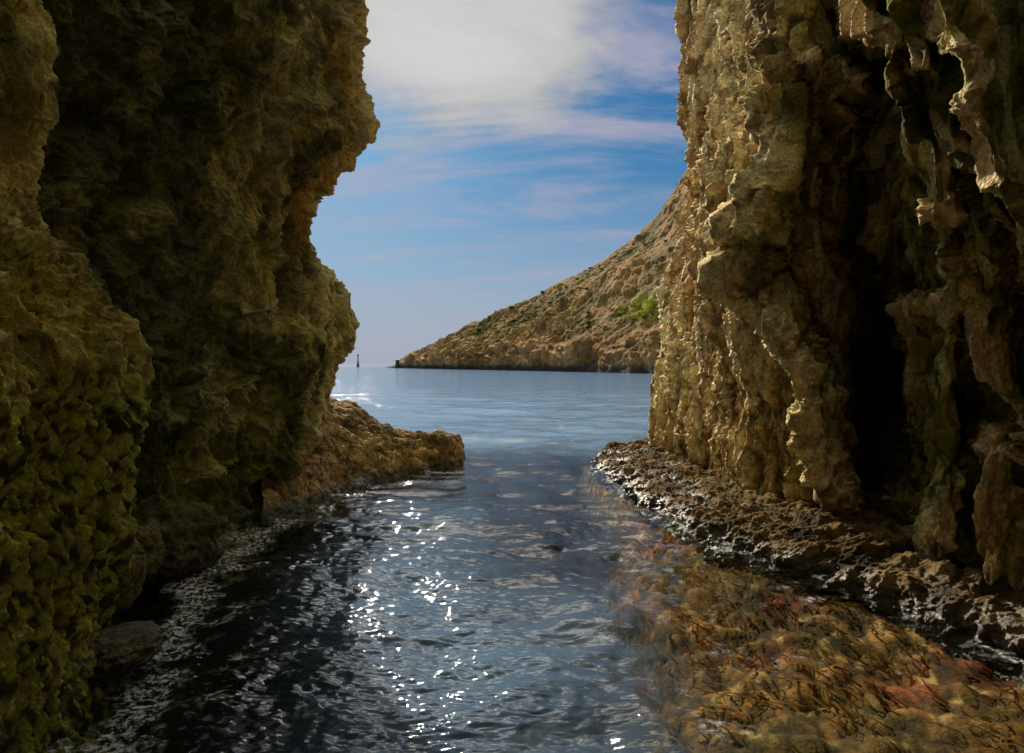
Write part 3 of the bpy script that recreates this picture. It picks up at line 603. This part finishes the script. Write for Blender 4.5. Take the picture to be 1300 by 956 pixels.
e = bpy.data.objects.new('stone_marker', None); COL.objects.link(e); e.location = ((504.5 - CX) / F * 418, 418, .8)
tag(e, 'small dark stone marker at the seaward tip of the headland', 'marker')
v_, f_ = lathe([(-1, 1.7), (0.6, 1.3), (1.6, 1.15), (3.4, 1.05), (3.6, .05)], 8); link_mesh('pillar', v_, f_, M_DARK, e)
v_, f_ = lathe([(3.4, .05), (3.4, 1.35), (3.9, 1.3), (4.1, .1)], 8); link_mesh('cap', v_, f_, M_DARK, e)
b0 = at(724, 93, 260)
e = bpy.data.objects.new('bird', None); COL.objects.link(e); e.location = tuple(b0); e.rotation_euler = (0, 0, .7); e.scale = (.8, .8, .8)
tag(e, 'tiny dark bird gliding high in the sky below the bright cloud', 'bird')
v_, f_ = lathe([(-.32, .01), (-.2, .05), (0, .10), (.16, .08), (.24, .055), (.30, .05), (.36, .02), (.42, .003)], 8); o = link_mesh('body', v_[:, [2, 0, 1]], f_, M_BIRD, e)
for s in (-1, 1):
    ys = np.array([0.05, .28, .5, .72]); zs = np.array([.03, .14, .15, .06]); ch = np.array([.2, .2, .15, .03]); xo = np.array([.03, .07, .02, -.10])
    v_ = np.concatenate([np.stack([xo + ch / 2, s * ys, zs], 1), np.stack([xo - ch / 2, s * ys, zs - .01], 1)])
    link_mesh('wing', v_, np.array([(i, i + 1, i + 5, i + 4) for i in range(3)]), M_BIRD, e)
link_mesh('tail', np.array([(-.26, .03, 0), (-.26, -.03, 0), (-.46, -.09, 0), (-.46, .09, 0)]), np.array([(0, 1, 2, 3)]), M_BIRD, e)

# ------------------------------------------------------------------ seabed
WL = np.array([onwater(a, b) for a, b in [(754, 590), (780, 611), (803, 628), (832, 646), (862, 668), (900, 690), (950, 707), (1000, 722), (1060, 742), (1120, 760), (1200, 792), (1260, 820), (1340, 862)]])
o_ = np.argsort(WL[:, 1]); wlY, wlX = WL[o_, 1], WL[o_, 0]
nx, ny = 520, 620
xs = np.linspace(-7, 7, nx); ys = -6 + 46 * np.linspace(0, 1, ny) ** 1.7
gx, gy = np.meshgrid(xs, ys)
dr = np.interp(gy, wlY, wlX) - gx                       # distance from the right-hand waterline
shelf_w = np.interp(gy, [2, 4.5, 7.6, 10, 14], [2.7, 2.2, 1.0, .3, .15])
dr = dr + .45 * fbm(np.stack([gx, gy, 0 * gx], -1).reshape(-1, 3), .9, 3, 899).reshape(gx.shape) * sstep(.2, 1, dr)
zr = -.16 - .22 * sstep(0, 1, dr / shelf_w) - 2.2 * sstep(.85, 2.6, dr / shelf_w) - 1.5 * sstep(2, 5, dr)
dl = gx + np.interp(gy, [2, 4.4, 7, 10, 14], [2.6, 2.5, 3.2, 2.7, 1.2])
zl = -1.0 - 2.0 * sstep(.1, 1.3, dl) - 1.2 * sstep(1, 4, dl)
Z = np.maximum(zr, zl) * 1.0 - 3.5 * sstep(14, 26, gy)
p = np.stack([gx, gy, Z], -1).reshape(-1, 3)
w1, w1b, _ = worley(p, 1.5, 901); w2, w2b, _ = worley(p, 4.5, 902)
m1 = fbm(p, 1.6, 4, 903, .6); m2 = fbm(p, 7., 4, 904, .6)
flat = np.exp(-np.clip(-p[:, 2] - .4, 0, 9) * 5)
p[:, 2] += flat * (.08 * (.5 - w1) + .09 * (.5 - w2) + .08 * m1 + .07 * m2)
p[:, 2] = np.minimum(p[:, 2], -.05)
c = np.tile(np.array((.34, .155, .04), f32), (len(p), 1))
n1 = fbm(p, 1.1, 4, 905, .6); n2 = fbm(p, 3.5, 4, 906, .6)
c = mixc(c, (.13, .085, .025), sstep(-.1, .2, n1)); c = mixc(c, (.66, .36, .11), sstep(.05, .4, n2) * .8)
c = mixc(c, (.34, .085, .035), sstep(.05, .3, fbm(p, .9, 3, 907) + .2 * n2) * .8)
c = mixc(c, (.03, .025, .012), (1 - sstep(0, .3, w2b - w2)) * .8)
c = mixc(c, (.02, .018, .008), sstep(-.05, .3, fbm(p, 2.6, 5, 909, .68)) * .85)
c = mixc(c, (.75, .50, .18), sstep(.15, .45, fbm(p, 6.5, 4, 910, .65)) * .7)
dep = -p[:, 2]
c = c * np.exp(-np.outer(np.clip(dep - .42, 0, 9), (6.5, 6.0, 6.0))) + np.outer(sstep(.5, 1.6, dep), (.003, .007, .009))  # light lost with depth is painted into the bed colour
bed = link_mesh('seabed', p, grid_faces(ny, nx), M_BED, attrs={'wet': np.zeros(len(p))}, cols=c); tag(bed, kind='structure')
pf = np.array([(-30000, -200, -9.), (30000, -200, -9.), (30000, 60000, -9.), (-30000, 60000, -9.)])
deep = link_mesh('deep_seabed', pf, np.array([(0, 1, 2, 3)]), M_BED, attrs={'wet': np.zeros(4)}, cols=np.tile(np.array([.07, .135, .20]), (4, 1))); tag(deep, kind='structure')  # blue stands for light scattered back by deep water
# seaweed: short ribbons rooted on the shallow shelf
SB = p.reshape(ny, nx, 3)
r = np.random.default_rng(11); V = []; Fc = []; Cc = []
K = 4200
yy = 2.2 + 9 * r.random(K) ** 1.5; xx = np.interp(yy, wlY, wlX) - np.abs(r.random(K)) * np.interp(yy, [2, 4.5, 7.6, 10, 14], [3.2, 2.8, 1.6, .9, .5])
ii = np.clip(np.searchsorted(ys, yy), 0, ny - 1); jj = np.clip(np.searchsorted(xs, xx), 0, nx - 1); zz = SB[ii, jj, 2]
pt = np.stack([xx, yy, zz], 1); patch = fbm(pt, .9, 3, 907); dens = fbm(pt, 1.7, 3, 950)
keep = (dens > -.1) & (zz > -.75); pt = pt[keep]; patch = patch[keep]; K = len(pt)
ang = 2.2 + 1.6 * perlin(pt, .7, 951) * 2 + r.normal(0, .5, K); ln = r.uniform(.07, .2, K); wd = r.uniform(.006, .02, K)
dirv = np.stack([np.cos(ang), np.sin(ang), 0 * ang], 1); side = np.stack([-np.sin(ang), np.cos(ang), 0 * ang], 1)
rows = []
for s in range(4):
    u = s / 3; cpt = pt + dirv * (ln * u)[:, None] + np.array([0, 0, 1.0]) * (np.minimum(ln * .22, -pt[:, 2] - .03).clip(.01) * math.sin(u * 2.2))[:, None] + side * (.02 * math.sin(u * 5))
    hw = (wd * (1 - .8 * u))[:, None]; rows.append(np.stack([cpt - side * hw, cpt + side * hw], 1))
V = np.stack(rows, 1).reshape(-1, 3)
b = np.arange(K)[:, None] * 8
Fc = np.concatenate([np.concatenate([b + 2 * s, b + 2 * s + 1, b + 2 * s + 3, b + 2 * s + 2], 1) for s in range(3)])
cc = np.where((patch > .06)[:, None], (.34, .095, .04), np.where((r.random(K) < .6)[:, None], (.50, .24, .055), (.17, .13, .03))) * r.uniform(.5, 1.4, K)[:, None]
weed = link_mesh('seaweed', V, Fc, M_LEAF, smooth=True, cols=np.repeat(cc, 8, 0)); tag(weed, 'red brown and olive seaweed under the shallow water by the right shelf', 'seaweed', kind='stuff')

# ------------------------------------------------------------------ water surface
pyr = np.concatenate([np.linspace(1150, 480, 860), 463 + np.geomspace(16.6, .03, 130)])
Yr = H * F / (pyr - HY); Yr = np.concatenate([np.linspace(-7, Yr[0] - .05, 50), Yr])
O = 9.0
nxw = 1050; ux = np.linspace(-1.25, 1.25, nxw)
X = ux[None, :] * (Yr[:, None] + O) * .62; Y = np.repeat(Yr[:, None], nxw, 1)
p = np.stack([X, Y, 0 * X], -1).reshape(-1, 3)
dy = np.abs(np.gradient(Yr))[:, None].repeat(nxw, 1).reshape(-1)
h = np.zeros(len(p)); wr = np.random.default_rng(3)
wp = p + .25 * np.stack([perlin(p, .8, 961), perlin(p, .8, 962), 0 * p[:, 0]], 1) * (p[:, 1] < 60)[:, None]
for k in range(44):
    lam = .20 * (1.09 ** k) * wr.uniform(.9, 1.1)
    th = wr.normal(-math.pi / 2 - .12, .62); amp = .0085 * lam ** .95 * wr.uniform(.6, 1.3)
    if lam > 2.2: amp *= .55
    ph = (wp[:, 0] * math.cos(th) + wp[:, 1] * math.sin(th)) * 2 * math.pi / lam + wr.uniform(0, 6.28)
    s_ = np.sin(ph); h += amp * (s_ + .25 * np.cos(2 * ph)) * sstep(lam * .3, lam * .12, dy)
d2_ = np.interp(p[:, 1], wlY, wlX) - p[:, 0]
lc = 1.05 * sstep(1.1, -1.7, p[:, 0] + .10 * (p[:, 1] - 8)) * sstep(13, 9, p[:, 1])      # choppier water against the left wall
near = p[:, 1] < 30
hh = np.zeros(len(p)); pn = p[near]
hh[near] = .026 * fbm(pn, (3.2, 4.5, 1), 4, 965, .6, True) + .012 * fbm(pn, (9, 12, 1), 2, 966, .6, True)
h += hh * (.14 + lc + .35 * 1.3 * sstep(2.4, .6, d2_)) * 1.1
h *= .66
p[:, 2] = h
# foam attribute: along the left waterline
wlL = np.interp(p[:, 1], [3, 4.4, 5.2, 7.0, 8.2, 10.2, 12], [-2.3, -2.4, -2.75, -3.2, -3.3, -2.9, -2.2])
df = p[:, 0] - wlL
fo = np.zeros(len(p)); fn = fbm(pn, (2.2, 2.2, 1), 5, 970, .65)
fo[near] = sstep(.15, .5, fn + .55 * np.exp(-np.abs(df[near] - .25) * 2.6) * sstep(11, 8, p[near, 1]) - .07)
wl2 = np.interp(p[:, 1], wlY, wlX); d2 = wl2 - p[:, 0]
fo[near] = np.maximum(fo[near], sstep(.25, .5, fn + .5 * np.exp(-np.abs(d2[near] - .05) * 6) - .24))
deepw = np.where(p[:, 1] < 40, sstep(2.0, 4.6, d2 + .8 * perlin(p, .7, 977)) * sstep(.6, 2.6, df), 1.0)
deepw = np.where(p[:, 1] > 14, np.maximum(deepw, sstep(14, 18, p[:, 1])), deepw) * (.52 + .40 * sstep(9, 30, p[:, 1]))
m, nt, N, L = new_mat('sea_water')
out = N.new('ShaderNodeOutputMaterial'); fr = N.new('ShaderNodeFresnel'); fr.inputs['IOR'].default_value = 1.333
geo = N.new('ShaderNodeNewGeometry'); ior = N.new('ShaderNodeMapRange'); ior.inputs[3].default_value = 1.333; ior.inputs[4].default_value = 1 / 1.333   # same interface from either side
L.new(geo.outputs['Backfacing'], ior.inputs[0]); L.new(ior.outputs[0], fr.inputs['IOR'])
tr = N.new('ShaderNodeBsdfTransparent'); tr.inputs[0].default_value = (.86, .93, .90, 1)
gl = N.new('ShaderNodeBsdfGlossy'); gl.distribution = 'MULTI_GGX'
mx = N.new('ShaderNodeMixShader'); tc = N.new('ShaderNodeTexCoord')
mp = N.new('ShaderNodeMapping'); mp.inputs['Scale'].default_value = (1, 1.7, 1); L.new(tc.outputs['Object'], mp.inputs[0])
na = N.new('ShaderNodeTexNoise'); na.inputs['Scale'].default_value = 9.0; na.inputs['Detail'].default_value = 3
nb = N.new('ShaderNodeTexNoise'); nb.inputs['Scale'].default_value = .55; nb.inputs['Detail'].default_value = 4; nb.inputs['Roughness'].default_value = .6
for n_ in (na, nb): L.new(mp.outputs[0], n_.inputs['Vector'])
b1 = N.new('ShaderNodeBump'); b1.inputs['Distance'].default_value = .012; b1.inputs['Strength'].default_value = .75; L.new(na.outputs[0], b1.inputs['Height'])
b2 = N.new('ShaderNodeBump'); b2.inputs['Distance'].default_value = .32; L.new(nb.outputs[0], b2.inputs['Height']); L.new(b1.outputs[0], b2.inputs['Normal'])
sx = N.new('ShaderNodeSeparateXYZ'); L.new(tc.outputs['Object'], sx.inputs[0])
mr = N.new('ShaderNodeMapRange'); mr.inputs[1].default_value = 9; mr.inputs[2].default_value = 40; mr.inputs[3].default_value = .0; mr.inputs[4].default_value = .6
L.new(sx.outputs[1], mr.inputs[0]); L.new(mr.outputs[0], b2.inputs['Strength'])
rg = N.new('ShaderNodeMapRange'); rg.inputs[1].default_value = 8; rg.inputs[2].default_value = 60; rg.inputs[3].default_value = .045; rg.inputs[4].default_value = .07
L.new(sx.outputs[1], rg.inputs[0]); L.new(rg.outputs[0], gl.inputs['Roughness'])
for n_ in (fr, gl): L.new(b2.outputs[0], n_.inputs['Normal'])
body = N.new('ShaderNodeBsdfDiffuse'); body.inputs[0].default_value = (.20, .36, .58, 1); bm_ = N.new('ShaderNodeMixShader')   # light scattered back out of deep water
tb = N.new('ShaderNodeAttribute'); tb.attribute_name = 'deep'; L.new(tb.outputs['Fac'], bm_.inputs[0]); L.new(tr.outputs[0], bm_.inputs[1]); L.new(body.outputs[0], bm_.inputs[2])
L.new(fr.outputs[0], mx.inputs[0]); L.new(bm_.outputs[0], mx.inputs[1]); L.new(gl.outputs[0], mx.inputs[2])
fa = N.new('ShaderNodeAttribute'); fa.attribute_name = 'foam'; fd = N.new('ShaderNodeBsdfDiffuse'); fd.inputs[0].default_value = (.75, .78, .78, 1)
fnz = N.new('ShaderNodeTexNoise'); fnz.inputs['Scale'].default_value = 22; fnz.inputs['Detail'].default_value = 6; fnz.inputs['Roughness'].default_value = .7; L.new(tc.outputs['Object'], fnz.inputs['Vector'])
fm = N.new('ShaderNodeMath'); fm.operation = 'MULTIPLY'; fr2 = N.new('ShaderNodeMapRange'); fr2.inputs[1].default_value = .47; fr2.inputs[2].default_value = .6
L.new(fnz.outputs[0], fr2.inputs[0]); L.new(fr2.outputs[0], fm.inputs[0]); L.new(fa.outputs['Fac'], fm.inputs[1])
m2x = N.new('ShaderNodeMixShader'); L.new(fm.outputs[0], m2x.inputs[0]); L.new(mx.outputs[0], m2x.inputs[1]); L.new(fd.outputs[0], m2x.inputs[2])
L.new(m2x.outputs[0], out.inputs[0])
sea = link_mesh('sea', p, grid_faces(len(Yr), nxw), m, attrs={'foam': fo, 'deep': deepw}); tag(sea, kind='structure')

# ------------------------------------------------------------------ world: Nishita sky with cloud
w = bpy.data.worlds.new('World'); scene.world = w; w.use_nodes = True; nt = w.node_tree; nt.nodes.clear(); N, L = nt.nodes, nt.links
out = N.new('ShaderNodeOutputWorld'); bg = N.new('ShaderNodeBackground'); bg.inputs['Strength'].default_value = .10
sky = N.new('ShaderNodeTexSky'); sky.sky_type = 'NISHITA'; sky.sun_disc = False; sky.sun_elevation = SUN_EL; sky.sun_rotation = SUN_AZ; sky.air_density = 1.0; sky.dust_density = .6; sky.ozone_density = 2.5
tc = N.new('ShaderNodeTexCoord')
def vm(op, a=None, b=None):
    n = N.new('ShaderNodeVectorMath'); n.operation = op
    for i, x in enumerate((a, b)):
        if x is None: continue
        if hasattr(x, 'is_linked'): L.new(x, n.inputs[i])
        else: n.inputs[i].default_value = x
    return n
def ma(op, a, b=None, c=None):
    n = N.new('ShaderNodeMath'); n.operation = op
    for i, x in enumerate((a, b, c)):
        if x is None: continue
        if hasattr(x, 'is_linked'): L.new(x, n.inputs[i])
        else: n.inputs[i].default_value = x
    return n.outputs[0]
def mrange(x, a, b, c=0., d=1.):
    n = N.new('ShaderNodeMapRange'); n.interpolation_type = 'SMOOTHSTEP'; L.new(x, n.inputs[0])
    for i, v in enumerate((a, b, c, d)): n.inputs[i + 1].default_value = v
    return n.outputs[0]
def mixrgb(f, a, b):
    n = N.new('ShaderNodeMix'); n.data_type = 'RGBA'
    for i, x in ((0, f), (6, a), (7, b)):
        if hasattr(x, 'is_linked'): L.new(x, n.inputs[i])
        else: n.inputs[i].default_value = x
    return n.outputs[2]
gen = tc.outputs['Generated']
sep = N.new('ShaderNodeSeparateXYZ'); L.new(gen, sep.inputs[0]); zc = ma('MAXIMUM', sep.outputs[2], 0.0)
plane = vm('DIVIDE', gen); cmb = N.new('ShaderNodeCombineXYZ'); zz_ = ma('ADD', zc, .12)
for i in range(3): L.new(zz_, cmb.inputs[i])
L.new(cmb.outputs[0], plane.inputs[1])
hs = N.new('ShaderNodeHueSaturation'); hs.inputs['Saturation'].default_value = 1.15; hs.inputs['Value'].default_value = 1.0
tint = vm('MULTIPLY', sky.outputs[0], (.25, .43, .55)); L.new(tint.outputs[0], hs.inputs['Color'])
def noise(vec, scale, detail, rough=.55, dist=0.):
    n = N.new('ShaderNodeTexNoise'); n.inputs['Scale'].default_value = scale; n.inputs['Detail'].default_value = detail; n.inputs['Roughness'].default_value = rough; n.inputs['Distortion'].default_value = dist
    L.new(vec, n.inputs['Vector']); return n.outputs[0]
mpw = N.new('ShaderNodeMapping'); mpw.inputs['Scale'].default_value = (.55, 1.5, 1); mpw.inputs['Rotation'].default_value = (0, 0, -.45); L.new(plane.outputs[0], mpw.inputs[0])
wis = noise(mpw.outputs[0], 1.6, 8, .62, .6)
puf = noise(plane.outputs[0], 2.2, 7, .58, .3)
def lobe(px, py, k):       # how close a direction is to the one seen at (px, py)
    v = np.array([(px - CX) / F, 1, (HY - py) / F]); v /= np.linalg.norm(v)
    d_ = vm('DISTANCE', gen, tuple(v)); return mrange(d_.outputs['Value'], k, 0.0)
big1 = lobe(560, 5, .27); big2 = lobe(675, 50, .17); big3 = lobe(480, 60, .18)
bl = ma('ADD', ma('ADD', big1, ma('MULTIPLY', big2, .6)), ma('MULTIPLY', big3, .25))
cloud = mrange(ma('ADD', bl, ma('MULTIPLY', ma('SUBTRACT', ma('ADD', ma('MULTIPLY', puf, .6), ma('MULTIPLY', wis, .4)), .5), 3.6)), .12, 1.05)
veil = mrange(wis, .40, .66, 0, .85); veil = ma('MULTIPLY', veil, mrange(sep.outputs[2], .05, .42, .35, 1.))
hz = mrange(sep.outputs[2], .30, -.01, 0, .92)
S = 10.0   # the background strength is .1, so colours here are ten times the rendered ones
c1 = mixrgb(hz, hs.outputs[0], (.37 * S, .40 * S, .52 * S, 1))
c2 = mixrgb(veil, c1, (.43 * S, .41 * S, .52 * S, 1))
shade = ma('MULTIPLY', mrange(wis, .3, .7, .42, .54), mrange(bl, .2, 1.2, .92, 1.2))
cc = N.new('ShaderNodeCombineXYZ')
for i_, k_ in enumerate((S, .99 * S, .985 * S)): L.new(ma('MULTIPLY', shade, k_), cc.inputs[i_])
c3 = mixrgb(cloud, c2, cc.outputs[0])
over = mrange(ma('ADD', sep.outputs[2], ma('MULTIPLY', ma('SUBTRACT', puf, .5), .25)), .56, .74, 0, .9)      # unseen cloud deck overhead, added as fill light for the cave
c3 = mixrgb(over, c3, (.66 * S, .63 * S, .48 * S, 1))
vs_ = (math.sin(SUN_AZ) * math.cos(SUN_EL), math.cos(SUN_AZ) * math.cos(SUN_EL), math.sin(SUN_EL))
glow = mrange(vm('DISTANCE', gen, vs_).outputs['Value'], .095, .02)                     # bright glow added around the sun, for glints on the water
vf = (math.sin(math.radians(-7)) * .8, math.cos(math.radians(-7)) * .8, .6)
front = ma('MULTIPLY', mrange(vm('DISTANCE', gen, vf).outputs['Value'], .42, .05), mrange(sep.outputs[2], .475, .56))      # unseen bright cloud above the view, added to silver the water
front = ma('MULTIPLY', front, mrange(puf, .3, .6, .35, 1.))
bits = mrange(noise(gen, 16., 3), .60, .70)      # brighter flecks added to it for sparkle on the ripples
hot = mixrgb(bits, (4.0 * S, 3.85 * S, 3.7 * S, 1), (14 * S, 13 * S, 11.5 * S, 1))
c3 = mixrgb(front, c3, hot)
c3 = mixrgb(glow, c3, (6.0 * S, 5.4 * S, 4.7 * S, 1))
L.new(c3, bg.inputs[0]); L.new(bg.outputs[0], out.inputs[0])

# ------------------------------------------------------------------ sun and camera
sd = bpy.data.lights.new('sun', 'SUN'); sd.energy = 5.0; sd.angle = math.radians(.5); sd.color = (1, .86, .68)
so = bpy.data.objects.new('sun', sd); COL.objects.link(so)
from mathutils import Vector
sdir = Vector((math.sin(SUN_AZ) * math.cos(SUN_EL), math.cos(SUN_AZ) * math.cos(SUN_EL), math.sin(SUN_EL)))
so.rotation_euler = sdir.to_track_quat('Z', 'Y').to_euler()
cd = bpy.data.cameras.new('camera'); cam = bpy.data.objects.new('camera', cd); COL.objects.link(cam)
cam.location = (0, 0, H); cam.rotation_euler = (math.pi / 2, 0, 0)
cd.sensor_width = 36; cd.lens = 36 * F / 1300; cd.shift_y = -(478 - HY) / 1300; cd.clip_end = 100000; cd.clip_start = .05
scene.camera = cam
vs = scene.view_settings; scene.display_settings.display_device = 'sRGB'; vs.view_transform = 'Standard'; vs.look = 'None'; vs.exposure = 0; vs.gamma = 1
scene.cycles.use_denoising = True
scene.cycles.max_bounces = 8; scene.cycles.transparent_max_bounces = 8
